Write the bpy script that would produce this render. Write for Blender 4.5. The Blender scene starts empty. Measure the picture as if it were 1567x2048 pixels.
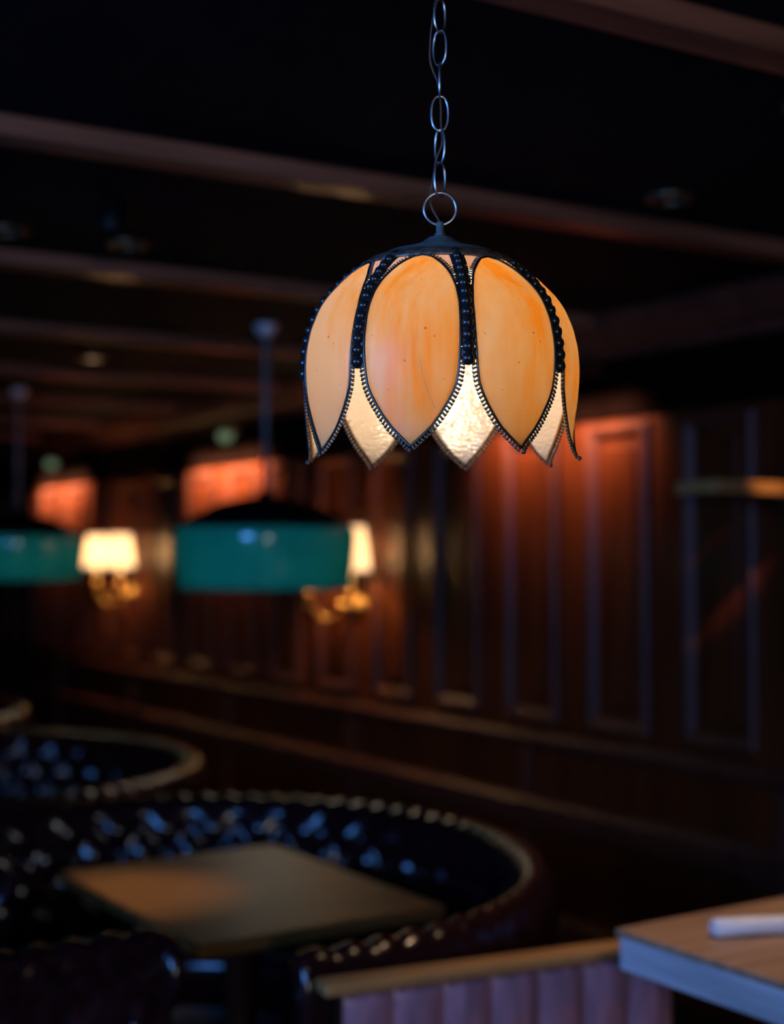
import bpy, bmesh, math, random
from mathutils import Vector, Matrix
random.seed(7)
PI = math.pi
scene = bpy.context.scene
COL = scene.collection

# ------------------------------------------------------------------ camera
EYE = 1.6
cam_data = bpy.data.cameras.new('camera')
cam_data.sensor_fit = 'HORIZONTAL'
cam_data.sensor_width = 24.0
cam_data.lens = 24.0 * 2844 / 1567
cam_data.dof.use_dof = True
cam_data.dof.focus_distance = 1.535
cam_data.dof.aperture_fstop = 1.92
cam_data.clip_start = 0.05
cam = bpy.data.objects.new('camera', cam_data)
COL.objects.link(cam)
cam.location = (0, 0, EYE)
cam.rotation_euler = (math.radians(91.83), 0, math.radians(-33))
scene.camera = cam

# ------------------------------------------------------------------ world, exposure, large lights
world = bpy.data.worlds.new('world')
scene.world = world
world.use_nodes = True
world.node_tree.nodes['Background'].inputs[0].default_value = (0.25, 0.45, 1.0, 1)
world.node_tree.nodes['Background'].inputs[1].default_value = 0.0015
vs = scene.view_settings
vs.view_transform = 'Standard'
vs.look = 'None'
vs.exposure = 0.0
vs.gamma = 1.0
vs.use_curve_mapping = False
scene.cycles.max_bounces = 6
scene.cycles.diffuse_bounces = 3
scene.cycles.glossy_bounces = 3

WIN = dict(y0=0.2, y1=1.9, z0=1.7, z1=2.4, x=-2.0)     # window in the left wall
WIN2 = dict(x0=-1.05, x1=-0.45, z0=1.55, z1=2.12, y=-2.6)    # window in the wall behind the camera


def light(name, kind, loc, energy, color, parent=None, **kw):
    d = bpy.data.lights.new(name, kind)
    d.energy = energy
    d.color = color
    for k, v in kw.items():
        setattr(d, k, v)
    o = bpy.data.objects.new(name, d)
    COL.objects.link(o)
    o.location = loc
    if parent is not None:
        o.parent = parent
    return o


w = light('window_daylight', 'AREA', (WIN['x'] + 0.06, (WIN['y0'] + WIN['y1']) / 2, (WIN['z0'] + WIN['z1']) / 2),
          84.0, (0.085, 0.32, 1.0), shape='RECTANGLE', size=WIN['z1'] - WIN['z0'] - 0.1, size_y=WIN['y1'] - WIN['y0'] - 0.1)
w.rotation_euler = (0, -PI / 2, 0)
w2 = light('window_daylight_2', 'AREA', ((WIN2['x0'] + WIN2['x1']) / 2, WIN2['y'] + 0.06, (WIN2['z0'] + WIN2['z1']) / 2),
           32.0, (0.95, 0.97, 1.0), shape='RECTANGLE', size=WIN2['x1'] - WIN2['x0'] - 0.1, size_y=WIN2['z1'] - WIN2['z0'] - 0.1)
w2.rotation_euler = (PI / 2, 0, 0)

# ------------------------------------------------------------------ materials


def nodes_of(m):
    m.use_nodes = True
    nt = m.node_tree
    nt.nodes.clear()
    out = nt.nodes.new('ShaderNodeOutputMaterial')
    return nt, out


def pr(name, base, rough=0.5, metal=0.0, coat=0.0, var=0.25, scale=(8, 8, 8), bump=0.0, spec=0.5, detail=4.0, coat_rough=0.1):
    """procedural principled material: noise-mottled colour, optional bump"""
    m = bpy.data.materials.new(name)
    nt, out = nodes_of(m)
    N, L = nt.nodes, nt.links
    b = N.new('ShaderNodeBsdfPrincipled')
    tc = N.new('ShaderNodeTexCoord')
    mp = N.new('ShaderNodeMapping')
    mp.inputs['Scale'].default_value = scale
    nz = N.new('ShaderNodeTexNoise')
    nz.inputs['Scale'].default_value = 1.0
    nz.inputs['Detail'].default_value = detail
    L.new(tc.outputs['Object'], mp.inputs['Vector'])
    L.new(mp.outputs['Vector'], nz.inputs['Vector'])
    rmp = N.new('ShaderNodeValToRGB')
    lo = [c * (1 - var) for c in base]
    hi = [min(1, c * (1 + var)) for c in base]
    rmp.color_ramp.elements[0].position = 0.3
    rmp.color_ramp.elements[0].color = (*lo, 1)
    rmp.color_ramp.elements[1].position = 0.7
    rmp.color_ramp.elements[1].color = (*hi, 1)
    L.new(nz.outputs['Fac'], rmp.inputs['Fac'])
    L.new(rmp.outputs['Color'], b.inputs['Base Color'])
    b.inputs['Roughness'].default_value = rough
    b.inputs['Metallic'].default_value = metal
    b.inputs['Coat Weight'].default_value = coat
    b.inputs['Coat Roughness'].default_value = coat_rough
    b.inputs['Specular IOR Level'].default_value = spec
    if bump:
        bp = N.new('ShaderNodeBump')
        bp.inputs['Strength'].default_value = bump
        bp.inputs['Distance'].default_value = 0.002
        L.new(nz.outputs['Fac'], bp.inputs['Height'])
        L.new(bp.outputs['Normal'], b.inputs['Normal'])
    L.new(b.outputs[0], out.inputs['Surface'])
    return m


def emit(name, color, strength):
    m = bpy.data.materials.new(name)
    nt, out = nodes_of(m)
    e = nt.nodes.new('ShaderNodeEmission')
    e.inputs[0].default_value = (*color, 1)
    e.inputs[1].default_value = strength
    nt.links.new(e.outputs[0], out.inputs['Surface'])
    return m


def slag_outer():
    m = bpy.data.materials.new('amber_slag_glass')
    nt, out = nodes_of(m)
    N, L = nt.nodes, nt.links
    tc = N.new('ShaderNodeTexCoord')
    oi = N.new('ShaderNodeObjectInfo')
    mul = N.new('ShaderNodeMath'); mul.operation = 'MULTIPLY'; mul.inputs[1].default_value = 37.0
    L.new(oi.outputs['Random'], mul.inputs[0])
    cmb = N.new('ShaderNodeCombineXYZ')
    L.new(mul.outputs[0], cmb.inputs[0]); L.new(mul.outputs[0], cmb.inputs[1])
    add = N.new('ShaderNodeVectorMath'); add.operation = 'ADD'
    mp = N.new('ShaderNodeMapping'); mp.inputs['Scale'].default_value = (13, 13, 4.5)
    L.new(tc.outputs['Object'], mp.inputs['Vector'])
    L.new(mp.outputs['Vector'], add.inputs[0]); L.new(cmb.outputs[0], add.inputs[1])
    n1 = N.new('ShaderNodeTexNoise'); n1.inputs['Scale'].default_value = 1.0
    n1.inputs['Detail'].default_value = 5.0; n1.inputs['Distortion'].default_value = 0.9
    L.new(add.outputs[0], n1.inputs['Vector'])
    mp2 = N.new('ShaderNodeMapping'); mp2.inputs['Scale'].default_value = (110, 110, 7)
    L.new(tc.outputs['Object'], mp2.inputs['Vector'])
    add2 = N.new('ShaderNodeVectorMath'); add2.operation = 'ADD'
    L.new(mp2.outputs['Vector'], add2.inputs[0]); L.new(cmb.outputs[0], add2.inputs[1])
    n2 = N.new('ShaderNodeTexNoise'); n2.inputs['Scale'].default_value = 1.0; n2.inputs['Detail'].default_value = 3.0
    L.new(add2.outputs[0], n2.inputs['Vector'])
    mix = N.new('ShaderNodeMix'); mix.data_type = 'FLOAT'; mix.inputs[0].default_value = 0.20
    L.new(n1.outputs['Fac'], mix.inputs[2]); L.new(n2.outputs['Fac'], mix.inputs[3])
    rmp = N.new('ShaderNodeValToRGB')
    cr = rmp.color_ramp
    cr.elements[0].position = 0.38; cr.elements[0].color = (0.95, 0.36, 0.03, 1)
    cr.elements[1].position = 0.62; cr.elements[1].color = (0.88, 0.58, 0.31, 1)
    e = cr.elements.new(0.48); e.color = (0.90, 0.48, 0.17, 1)
    ma = N.new('ShaderNodeMapRange')                 # each petal leans amber or pale
    ma.inputs[3].default_value = -0.10; ma.inputs[4].default_value = 0.10
    L.new(oi.outputs['Random'], ma.inputs[0])
    sm = N.new('ShaderNodeMath'); sm.operation = 'ADD'
    L.new(mix.outputs[0], sm.inputs[0]); L.new(ma.outputs[0], sm.inputs[1])
    L.new(sm.outputs[0], rmp.inputs['Fac'])
    # tiny dark specks of dust
    n3 = N.new('ShaderNodeTexNoise'); n3.inputs['Scale'].default_value = 210.0; n3.inputs['Detail'].default_value = 1.0
    L.new(tc.outputs['Object'], n3.inputs['Vector'])
    r3 = N.new('ShaderNodeValToRGB')
    r3.color_ramp.elements[0].position = 0.20; r3.color_ramp.elements[0].color = (0.55, 0.45, 0.4, 1)
    r3.color_ramp.elements[1].position = 0.25; r3.color_ramp.elements[1].color = (1, 1, 1, 1)
    L.new(n3.outputs['Fac'], r3.inputs['Fac'])
    mc = N.new('ShaderNodeMix'); mc.data_type = 'RGBA'; mc.blend_type = 'MULTIPLY'; mc.inputs[0].default_value = 1.0
    L.new(rmp.outputs['Color'], mc.inputs[6]); L.new(r3.outputs['Color'], mc.inputs[7])
    dif = N.new('ShaderNodeBsdfDiffuse'); tr = N.new('ShaderNodeBsdfTranslucent')
    L.new(mc.outputs[2], dif.inputs['Color']); L.new(mc.outputs[2], tr.inputs['Color'])
    ms = N.new('ShaderNodeMixShader'); ms.inputs[0].default_value = 0.62
    L.new(dif.outputs[0], ms.inputs[1]); L.new(tr.outputs[0], ms.inputs[2])
    gl = N.new('ShaderNodeBsdfGlossy'); gl.inputs['Roughness'].default_value = 0.42
    ms2 = N.new('ShaderNodeMixShader'); ms2.inputs[0].default_value = 0.03
    L.new(ms.outputs[0], ms2.inputs[1]); L.new(gl.outputs[0], ms2.inputs[2])
    L.new(ms2.outputs[0], out.inputs['Surface'])
    return m


def slag_inner():
    m = bpy.data.materials.new('cream_rippled_glass')
    nt, out = nodes_of(m)
    N, L = nt.nodes, nt.links
    tc = N.new('ShaderNodeTexCoord')
    mp = N.new('ShaderNodeMapping'); mp.inputs['Scale'].default_value = (150, 150, 260)
    L.new(tc.outputs['Object'], mp.inputs['Vector'])
    nz = N.new('ShaderNodeTexNoise'); nz.inputs['Scale'].default_value = 1.0; nz.inputs['Detail'].default_value = 2.0
    L.new(mp.outputs['Vector'], nz.inputs['Vector'])
    bp = N.new('ShaderNodeBump'); bp.inputs['Strength'].default_value = 1.0; bp.inputs['Distance'].default_value = 0.0022
    L.new(nz.outputs['Fac'], bp.inputs['Height'])
    dif = N.new('ShaderNodeBsdfDiffuse'); dif.inputs['Color'].default_value = (0.72, 0.64, 0.55, 1)
    tr = N.new('ShaderNodeBsdfTranslucent'); tr.inputs['Color'].default_value = (0.95, 0.85, 0.65, 1)
    L.new(bp.outputs['Normal'], dif.inputs['Normal'])
    ms = N.new('ShaderNodeMixShader'); ms.inputs[0].default_value = 0.45
    L.new(dif.outputs[0], ms.inputs[1]); L.new(tr.outputs[0], ms.inputs[2])
    gl = N.new('ShaderNodeBsdfGlossy'); gl.inputs['Roughness'].default_value = 0.09
    gl.inputs['Color'].default_value = (1, 0.95, 0.88, 1)
    L.new(bp.outputs['Normal'], gl.inputs['Normal'])
    ms2 = N.new('ShaderNodeMixShader'); ms2.inputs[0].default_value = 0.15
    L.new(ms.outputs[0], ms2.inputs[1]); L.new(gl.outputs[0], ms2.inputs[2])
    L.new(ms2.outputs[0], out.inputs['Surface'])
    return m


def translucent(name, color, emission=0.0, tfac=0.5, gloss=0.05, rough=0.2):
    m = bpy.data.materials.new(name)
    nt, out = nodes_of(m)
    N, L = nt.nodes, nt.links
    tc = N.new('ShaderNodeTexCoord')
    nz = N.new('ShaderNodeTexNoise'); nz.inputs['Scale'].default_value = 14.0
    L.new(tc.outputs['Object'], nz.inputs['Vector'])
    rmp = N.new('ShaderNodeValToRGB')
    rmp.color_ramp.elements[0].color = (*[c * 0.85 for c in color], 1)
    rmp.color_ramp.elements[1].color = (*[min(1, c * 1.12) for c in color], 1)
    L.new(nz.outputs['Fac'], rmp.inputs['Fac'])
    dif = N.new('ShaderNodeBsdfDiffuse'); tr = N.new('ShaderNodeBsdfTranslucent')
    L.new(rmp.outputs[0], dif.inputs[0]); L.new(rmp.outputs[0], tr.inputs[0])
    ms = N.new('ShaderNodeMixShader'); ms.inputs[0].default_value = tfac
    L.new(dif.outputs[0], ms.inputs[1]); L.new(tr.outputs[0], ms.inputs[2])
    gl = N.new('ShaderNodeBsdfGlossy'); gl.inputs['Roughness'].default_value = rough
    ms2 = N.new('ShaderNodeMixShader'); ms2.inputs[0].default_value = gloss
    L.new(ms.outputs[0], ms2.inputs[1]); L.new(gl.outputs[0], ms2.inputs[2])
    last = ms2
    if emission:
        e = N.new('ShaderNodeEmission'); e.inputs[1].default_value = emission
        L.new(rmp.outputs[0], e.inputs[0])
        a = N.new('ShaderNodeAddShader')
        L.new(ms2.outputs[0], a.inputs[0]); L.new(e.outputs[0], a.inputs[1])
        last = a
    L.new(last.outputs[0], out.inputs['Surface'])
    return m


M = {}
M['slag_out'] = slag_outer()
M['slag_in'] = slag_inner()
M['black_metal'] = pr('blackened_bronze', (0.016, 0.014, 0.013), 0.32, 0.0, 0.35, 0.3, (300, 300, 300), spec=0.7, coat_rough=0.3)
M['bead_metal'] = pr('bead_gunmetal', (0.012, 0.013, 0.014), 0.28, 0.0, 0.25, 0.2, (200, 200, 200), spec=0.55, coat_rough=0.22)
M['cap_metal'] = pr('cap_verdigris', (0.13, 0.19, 0.19), 0.36, 0.3, 0.2, 0.35, (160, 160, 160), spec=0.7)
M['fringe_metal'] = pr('fringe_bronze', (0.085, 0.058, 0.042), 0.38, 0.0, 0.2, 0.4, (300, 300, 300), spec=0.6)
M['chain_metal'] = pr('chain_gunmetal', (0.55, 0.57, 0.60), 0.30, 1.0, 0.0, 0.2, (200, 200, 200))
M['flange_metal'] = pr('flange_bronze', (0.16, 0.11, 0.085), 0.45, 0.5, 0.0, 0.6, (120, 120, 120))
M['cord'] = pr('brown_cord', (0.12, 0.055, 0.03), 0.6, 0, 0, 0.4, (400, 400, 60))
M['brass'] = pr('brass', (0.80, 0.46, 0.14), 0.34, 1.0, 0.0, 0.15, (60, 60, 60))
M['wall_wood'] = pr('mahogany_panel', (0.085, 0.018, 0.0045), 0.34, 0, 0.25, 0.35, (9, 9, 1.2), spec=0.45, coat_rough=0.18)
M['wall_trim'] = pr('mahogany_trim', (0.095, 0.024, 0.012), 0.5, 0, 0.0, 0.3, (9, 9, 2), spec=0.4)
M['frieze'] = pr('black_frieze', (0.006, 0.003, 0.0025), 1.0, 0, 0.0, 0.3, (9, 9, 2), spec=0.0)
M['beam_wood'] = pr('beam_wood', (0.27, 0.095, 0.05), 0.5, 0, 0.1, 0.4, (1.5, 14, 14), spec=0.4)
M['ceiling'] = pr('black_ceiling', (0.004, 0.004, 0.006), 0.85, 0, 0, 0.3, (3, 3, 3), spec=0.15)
M['floor'] = pr('dark_floor', (0.010, 0.007, 0.006), 0.7, 0, 0, 0.4, (4, 4, 4), spec=0.2)
M['dark_wall'] = pr('dark_wall', (0.012, 0.006, 0.005), 0.7, 0, 0, 0.3, (4, 4, 4), spec=0.2)
M['leather'] = pr('oxblood_leather', (0.016, 0.0035, 0.005), 0.20, 0, 0.25, 0.35, (45, 45, 45), bump=0.15, spec=0.6, coat_rough=0.2)
M['leather2'] = pr('oxblood_leather_blue_lit', (0.34, 0.17, 0.22), 0.42, 0, 0.1, 0.35, (35, 35, 6), bump=0.1, spec=0.5)  # plum tone carries the blue window light on oxblood leather
M['button'] = pr('leather_button', (0.03, 0.006, 0.010), 0.2, 0, 0.5, 0.2, (80, 80, 80), spec=0.7)
M['dark_wood'] = pr('dark_wood', (0.03, 0.010, 0.006), 0.4, 0, 0.2, 0.3, (6, 6, 2))
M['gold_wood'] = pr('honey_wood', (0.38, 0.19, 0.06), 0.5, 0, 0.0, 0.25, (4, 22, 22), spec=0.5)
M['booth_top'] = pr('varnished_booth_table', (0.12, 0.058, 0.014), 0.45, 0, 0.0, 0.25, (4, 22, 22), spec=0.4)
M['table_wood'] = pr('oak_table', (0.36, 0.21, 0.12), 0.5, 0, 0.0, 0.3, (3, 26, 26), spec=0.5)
M['table_edge'] = pr('table_edge_blue_lit', (0.50, 0.54, 0.58), 0.45, 0, 0.0, 0.3, (26, 3, 26))  # blue window light is put into this pale edge colour
M['linen'] = pr('white_linen', (0.80, 0.79, 0.80), 0.8, 0, 0, 0.05, (60, 60, 60))
M['crack'] = translucent('pale_crack', (0.98, 0.75, 0.42), 0.0, 0.5, 0.02)
M['spandrel'] = translucent('beige_spandrel_glass', (0.80, 0.60, 0.46), 0.0, 0.5, 0.03)
M['canopy'] = pr('pale_steel', (0.85, 0.86, 0.85), 0.35, 0.3)
M['teal'] = translucent('teal_glass', (0.045, 0.50, 0.47), 0.0, 0.5, 0.10, 0.14)
M['shade_black'] = pr('black_enamel', (0.003, 0.004, 0.004), 0.5, 0, 0.0, 0.2, (30, 30, 30), spec=0.2)
M['rod'] = pr('steel_rod', (0.22, 0.22, 0.20), 0.45, 0.0, 0, 0.15, (60, 60, 60))
M['lampshade'] = translucent('cream_lampshade', (0.98, 0.82, 0.64), 0.40, 0.5, 0.0)
M['bulb_main'] = emit('bulb_glow_main', (1.0, 0.82, 0.60), 52.0)
M['bulb_sconce'] = emit('bulb_glow_sconce', (1.0, 0.62, 0.30), 290.0)
M['bulb_teal'] = emit('bulb_glow_teal', (1.0, 0.88, 0.7), 19.0)
M['lens_on'] = emit('lens_glow', (1.0, 0.66, 0.42), 2.2)
M['lens_green'] = emit('green_lens_glow', (0.45, 0.62, 0.36), 0.28)
M['lens_off'] = pr('lens_unlit', (0.06, 0.05, 0.04), 0.3)
M['trim_ring'] = pr('brushed_ring', (0.22, 0.16, 0.09), 0.35, 0.8, 0, 0.2, (40, 40, 40))
M['pane'] = emit('window_pane_dusk', (0.16, 0.40, 1.0), 0.5)
M['cup'] = pr('candle_sleeve', (0.75, 0.62, 0.42), 0.5)

# ------------------------------------------------------------------ mesh helpers


def mesh_obj(name, verts, faces, mats, parent=None, smooth=True, fmat=None, loc=None):
    me = bpy.data.meshes.new(name)
    me.from_pydata([tuple(v) for v in verts], [], faces)
    if not isinstance(mats, (list, tuple)):
        mats = [mats]
    for m in mats:
        me.materials.append(m)
    if fmat:
        me.polygons.foreach_set('material_index', fmat)
    if smooth:
        me.polygons.foreach_set('use_smooth', [True] * len(me.polygons))
    me.update()
    o = bpy.data.objects.new(name, me)
    COL.objects.link(o)
    if parent is not None:
        o.parent = parent
    if loc is not None:
        o.location = loc
    return o


def share(src, parent=None, loc=None, rot=None):
    c = src.copy()
    COL.objects.link(c)
    c.parent = parent
    if loc is not None:
        c.location = loc
    if rot is not None:
        c.rotation_euler = rot
    return c


def tree_copy(o, parent=None):
    kids = list(o.children)
    c = o.copy()
    COL.objects.link(c)
    c.parent = parent
    for k in kids:
        tree_copy(k, c)
    return c


def empty(name, loc, rz=0.0):
    o = bpy.data.objects.new(name, None)
    o.empty_display_size = 0.05
    COL.objects.link(o)
    o.location = loc
    o.rotation_euler = (0, 0, rz)
    return o


def tag(o, label, cat, group=None):
    o['label'] = label
    o['category'] = cat
    if group:
        o['group'] = group
    return o


def struct(o):
    o['kind'] = 'structure'
    return o


def box_geo(x0, x1, y0, y1, z0, z1, bev=0.0):
    bm = bmesh.new()
    bmesh.ops.create_cube(bm, size=1.0)
    for v in bm.verts:
        v.co = Vector(((x0 + x1) / 2 + v.co.x * (x1 - x0), (y0 + y1) / 2 + v.co.y * (y1 - y0), (z0 + z1) / 2 + v.co.z * (z1 - z0)))
    if bev:
        bmesh.ops.bevel(bm, geom=list(bm.edges), offset=bev, segments=2, affect='EDGES', profile=0.5)
    bm.verts.index_update()
    V = [v.co.copy() for v in bm.verts]
    F = [[v.index for v in f.verts] for f in bm.faces]
    bm.free()
    return V, F


def box(name, x0, x1, y0, y1, z0, z1, mat, parent=None, bev=0.0, loc=None):
    V, F = box_geo(x0, x1, y0, y1, z0, z1, bev)
    return mesh_obj(name, V, F, mat, parent, smooth=False, loc=loc)


def multi(name, geos, mat, parent=None, smooth=False):
    V, F = [], []
    for v, f in geos:
        b = len(V)
        V += list(v)
        F += [[i + b for i in q] for q in f]
    return mesh_obj(name, V, F, mat, parent, smooth)


def lathe_geo(prof, seg=32, closed=False):
    """prof: list of (r, z); closed joins last ring to first"""
    V, F = [], []
    n = len(prof)
    for k in range(seg):
        a = 2 * PI * k / seg
        for r, z in prof:
            V.append(Vector((r * math.cos(a), r * math.sin(a), z)))
    for k in range(seg):
        k2 = (k + 1) % seg
        for i in range(n if closed else n - 1):
            j = (i + 1) % n
            F.append([k * n + i, k2 * n + i, k2 * n + j, k * n + j])
    return V, F


def lathe(name, prof, mat, parent=None, seg=32, loc=None, closed=False, smooth=True):
    V, F = lathe_geo(prof, seg, closed)
    return mesh_obj(name, V, F, mat, parent, smooth, loc=loc)


def tube_geo(pts, rad, seg=6, closed=False):
    pts = [Vector(p) for p in pts]
    n = len(pts)
    V, F = [], []
    up = None
    for i, p in enumerate(pts):
        if closed:
            t = (pts[(i + 1) % n] - pts[i - 1])
        else:
            t = pts[min(i + 1, n - 1)] - pts[max(i - 1, 0)]
        t.normalize()
        if up is None:
            up = Vector((0, 0, 1)) if abs(t.z) < 0.9 else Vector((1, 0, 0))
        s = t.cross(up)
        if s.length < 1e-6:
            s = t.orthogonal()
        s.normalize()
        up = s.cross(t)
        up.normalize()
        r = rad[i] if isinstance(rad, (list, tuple)) else rad
        for k in range(seg):
            a = 2 * PI * k / seg
            V.append(p + s * (r * math.cos(a)) + up * (r * math.sin(a)))
    for i in range(n if closed else n - 1):
        j = (i + 1) % n
        for k in range(seg):
            k2 = (k + 1) % seg
            F.append([i * seg + k, i * seg + k2, j * seg + k2, j * seg + k])
    if not closed:
        F.append([k for k in range(seg)][::-1])
        F.append([(n - 1) * seg + k for k in range(seg)])
    return V, F


def tube(name, pts, rad, mat, parent=None, seg=6, closed=False, loc=None):
    V, F = tube_geo(pts, rad, seg, closed)
    return mesh_obj(name, V, F, mat, parent, True, loc=loc)


def sphere_geo(c, r, seg=12, rings=8, zs=1.0):
    V, F = [], []
    c = Vector(c)
    for i in range(rings + 1):
        th = PI * i / rings
        for k in range(seg):
            a = 2 * PI * k / seg
            V.append(c + Vector((r * math.sin(th) * math.cos(a), r * math.sin(th) * math.sin(a), r * zs * math.cos(th))))
    for i in range(rings):
        for k in range(seg):
            k2 = (k + 1) % seg
            F.append([i * seg + k, (i + 1) * seg + k, (i + 1) * seg + k2, i * seg + k2])
    return V, F


# ------------------------------------------------------------------ room shell
XW, CEIL, Y0, Y1 = 3.7, 2.53, -2.6, 13.5
struct(box('floor', -2.2, XW + 0.15, Y0 - 0.15, Y1 + 0.15, -0.1, 0.0, M['floor']))
struct(box('ceiling', -2.2, XW + 0.15, Y0 - 0.15, Y1 + 0.15, CEIL, CEIL + 0.1, M['ceiling']))
struct(multi('wall_back', [box_geo(-2.2, WIN2['x0'], Y0 - 0.15, Y0, 0, CEIL), box_geo(WIN2['x1'], XW + 0.15, Y0 - 0.15, Y0, 0, CEIL),
                           box_geo(WIN2['x0'], WIN2['x1'], Y0 - 0.15, Y0, 0, WIN2['z0']),
                           box_geo(WIN2['x0'], WIN2['x1'], Y0 - 0.15, Y0, WIN2['z1'], CEIL)], M['dark_wall']))
win2 = struct(empty('window_2', ((WIN2['x0'] + WIN2['x1']) / 2, WIN2['y'], WIN2['z0'])))
hx, hz = (WIN2['x1'] - WIN2['x0']) / 2, WIN2['z1'] - WIN2['z0']
for sx in (-1, 0):
    box('pane', sx * hx + 0.02, sx * hx + hx - 0.02, -0.10, -0.09, 0.02, hz - 0.02, M['pane'], win2)
multi('window_frame', [box_geo(q - 0.02, q + 0.02, -0.12, -0.06, 0, hz) for q in (-hx + 0.02, 0, hx - 0.02)]
      + [box_geo(-hx, hx, -0.12, -0.06, z - 0.02, z + 0.02) for z in (0.02, hz / 2, hz - 0.02)], M['dark_wood'], win2)
struct(box('wall_far', -2.2, XW + 0.15, Y1, Y1 + 0.15, 0, CEIL, M['dark_wall']))
wx = WIN['x']
struct(multi('wall_left', [box_geo(wx - 0.2, wx, Y0, WIN['y0'], 0, CEIL), box_geo(wx - 0.2, wx, WIN['y1'], Y1, 0, CEIL),
                           box_geo(wx - 0.2, wx, WIN['y0'], WIN['y1'], 0, WIN['z0']),
                           box_geo(wx - 0.2, wx, WIN['y0'], WIN['y1'], WIN['z1'], CEIL)], M['dark_wall']))
win = struct(empty('window_1', (wx, (WIN['y0'] + WIN['y1']) / 2, WIN['z0'])))
hw, hh = (WIN['y1'] - WIN['y0']) / 2, WIN['z1'] - WIN['z0']
for k in range(4):
    ya, yb = -hw + k * hw / 2 + 0.02, -hw + (k + 1) * hw / 2 - 0.02
    box('pane', -0.12, -0.11, ya, yb, 0.02, hh - 0.02, M['pane'], win)
multi('window_frame', [box_geo(-0.14, -0.08, -hw + k * hw / 2 - 0.02, -hw + k * hw / 2 + 0.02, 0, hh) for k in range(5)]
      + [box_geo(-0.14, -0.08, -hw, hw, z - 0.02, z + 0.02) for z in (0.02, hh / 2, hh - 0.02)], M['dark_wood'], win)

# panelled wall on the right
wr = struct(box('wall_right', XW, XW + 0.15, Y0, Y1, 0, CEIL, M['wall_wood']))


def frame_geo(w_, h_, t, d):
    """mitred panel moulding, lies in y-z plane, proud towards -x"""
    V, F = [], []
    prof = [(0, 0), (0, d * 0.7), (t * 0.25, d), (t * 0.6, d * 0.8), (t, d * 0.25), (t, 0)]
    for sx, sz in ((-1, -1), (1, -1), (1, 1), (-1, 1)):
        for a, b in prof:
            V.append(Vector((-b, sx * (w_ / 2 - a), sz * (h_ / 2 - a))))
    n = len(prof)
    for i in range(4):
        j = (i + 1) % 4
        for k in range(n - 1):
            F.append([i * n + k, j * n + k, j * n + k + 1, i * n + k + 1])
    return V, F


PZ0, PZ1 = 0.934, 2.11
PW, PITCH, PY = 0.346, 0.527, 3.57
mo = None
for k in range(-9, 19):
    yc = PY + k * PITCH
    if mo is None:
        V, F = frame_geo(PW, PZ1 - PZ0, 0.05, 0.03)
        mo = mesh_obj('panel_moulding', V, F, M['wall_trim'], wr, smooth=False, loc=(XW, yc, (PZ0 + PZ1) / 2))
        g = box_geo(-0.012, 0, -PW / 2 + 0.085, PW / 2 - 0.085, -(PZ1 - PZ0) / 2 + 0.085, (PZ1 - PZ0) / 2 - 0.085, 0.008)
        pf = mesh_obj('panel', g[0], g[1], M['wall_wood'], wr, smooth=False, loc=(XW, yc, (PZ0 + PZ1) / 2))
    else:
        share(mo, wr, (XW, yc, (PZ0 + PZ1) / 2))
        share(pf, wr, (XW, yc, (PZ0 + PZ1) / 2))
# chair rail, ledge, plinth and cornice run the length of the wall


def rail(name, prof, mat):
    """prof: (out, z) points; swept along the wall"""
    V, F = [], []
    for y in (Y0, Y1):
        for o_, z in prof:
            V.append(Vector((XW - o_, y, z)))
    n = len(prof)
    for i in range(n):
        F.append([i, (i + 1) % n, n + (i + 1) % n, n + i])
    F.append(list(range(n))[::-1])
    F.append([n + i for i in range(n)])
    return struct(mesh_obj(name, V, F, mat, None, smooth=False))


rail('trim_1', [(0, 0.815), (0.02, 0.82), (0.045, 0.85), (0.05, 0.865), (0.035, 0.885), (0, 0.89)], M['wall_trim'])
rail('trim_2', [(0, 0.50), (0.03, 0.505), (0.05, 0.575), (0.055, 0.60), (0.04, 0.615), (0, 0.62)], M['wall_trim'])
rail('trim_3', [(0, 2.36), (0.025, 2.365), (0.03, 2.40), (0.06, 2.43), (0.10, 2.49), (0.105, CEIL), (0, CEIL)], M['wall_trim'])
rail('baseboard_right', [(0, 0.0), (0.03, 0.0), (0.03, 0.14), (0.02, 0.16), (0, 0.165)], M['wall_trim'])
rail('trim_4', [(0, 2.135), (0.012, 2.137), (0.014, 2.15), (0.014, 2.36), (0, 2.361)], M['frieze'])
for y in (0.53, 1.91, 3.27, 4.65, 6.05, 7.43, 8.81, 10.2):
    box('dado_stile', XW - 0.03, XW, y - 0.035, y + 0.035, 0.165, 0.815, M['wall_trim'], wr, 0.006)

# ceiling beams
BZ = 2.485
names = ['above the tulip pendant, cut by the top right corner', 'passing behind the pendant chain',
         'behind the dome of the tulip pendant', 'fourth from the camera, above the teal shades',
         'fifth from the camera, over the far booth', 'sixth from the camera', 'seventh from the camera', 'farthest from the camera']
for k, y in enumerate((1.74, 2.93, 4.23, 5.51, 6.77, 8.03, 9.3, 10.5)):
    b = box('ceiling_beam', wx - 1.9 + 0.01, XW - 1.9 - 0.012, -0.045, 0.045, BZ, CEIL + 0.001, M['beam_wood'], None, 0.006, loc=(1.9, y, 0))
    b.rotation_euler = (0, 0, math.radians(-1.7))
    tag(b, 'dark brown wooden ceiling beam ' + names[k], 'beam', 'ceiling beams')

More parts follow.
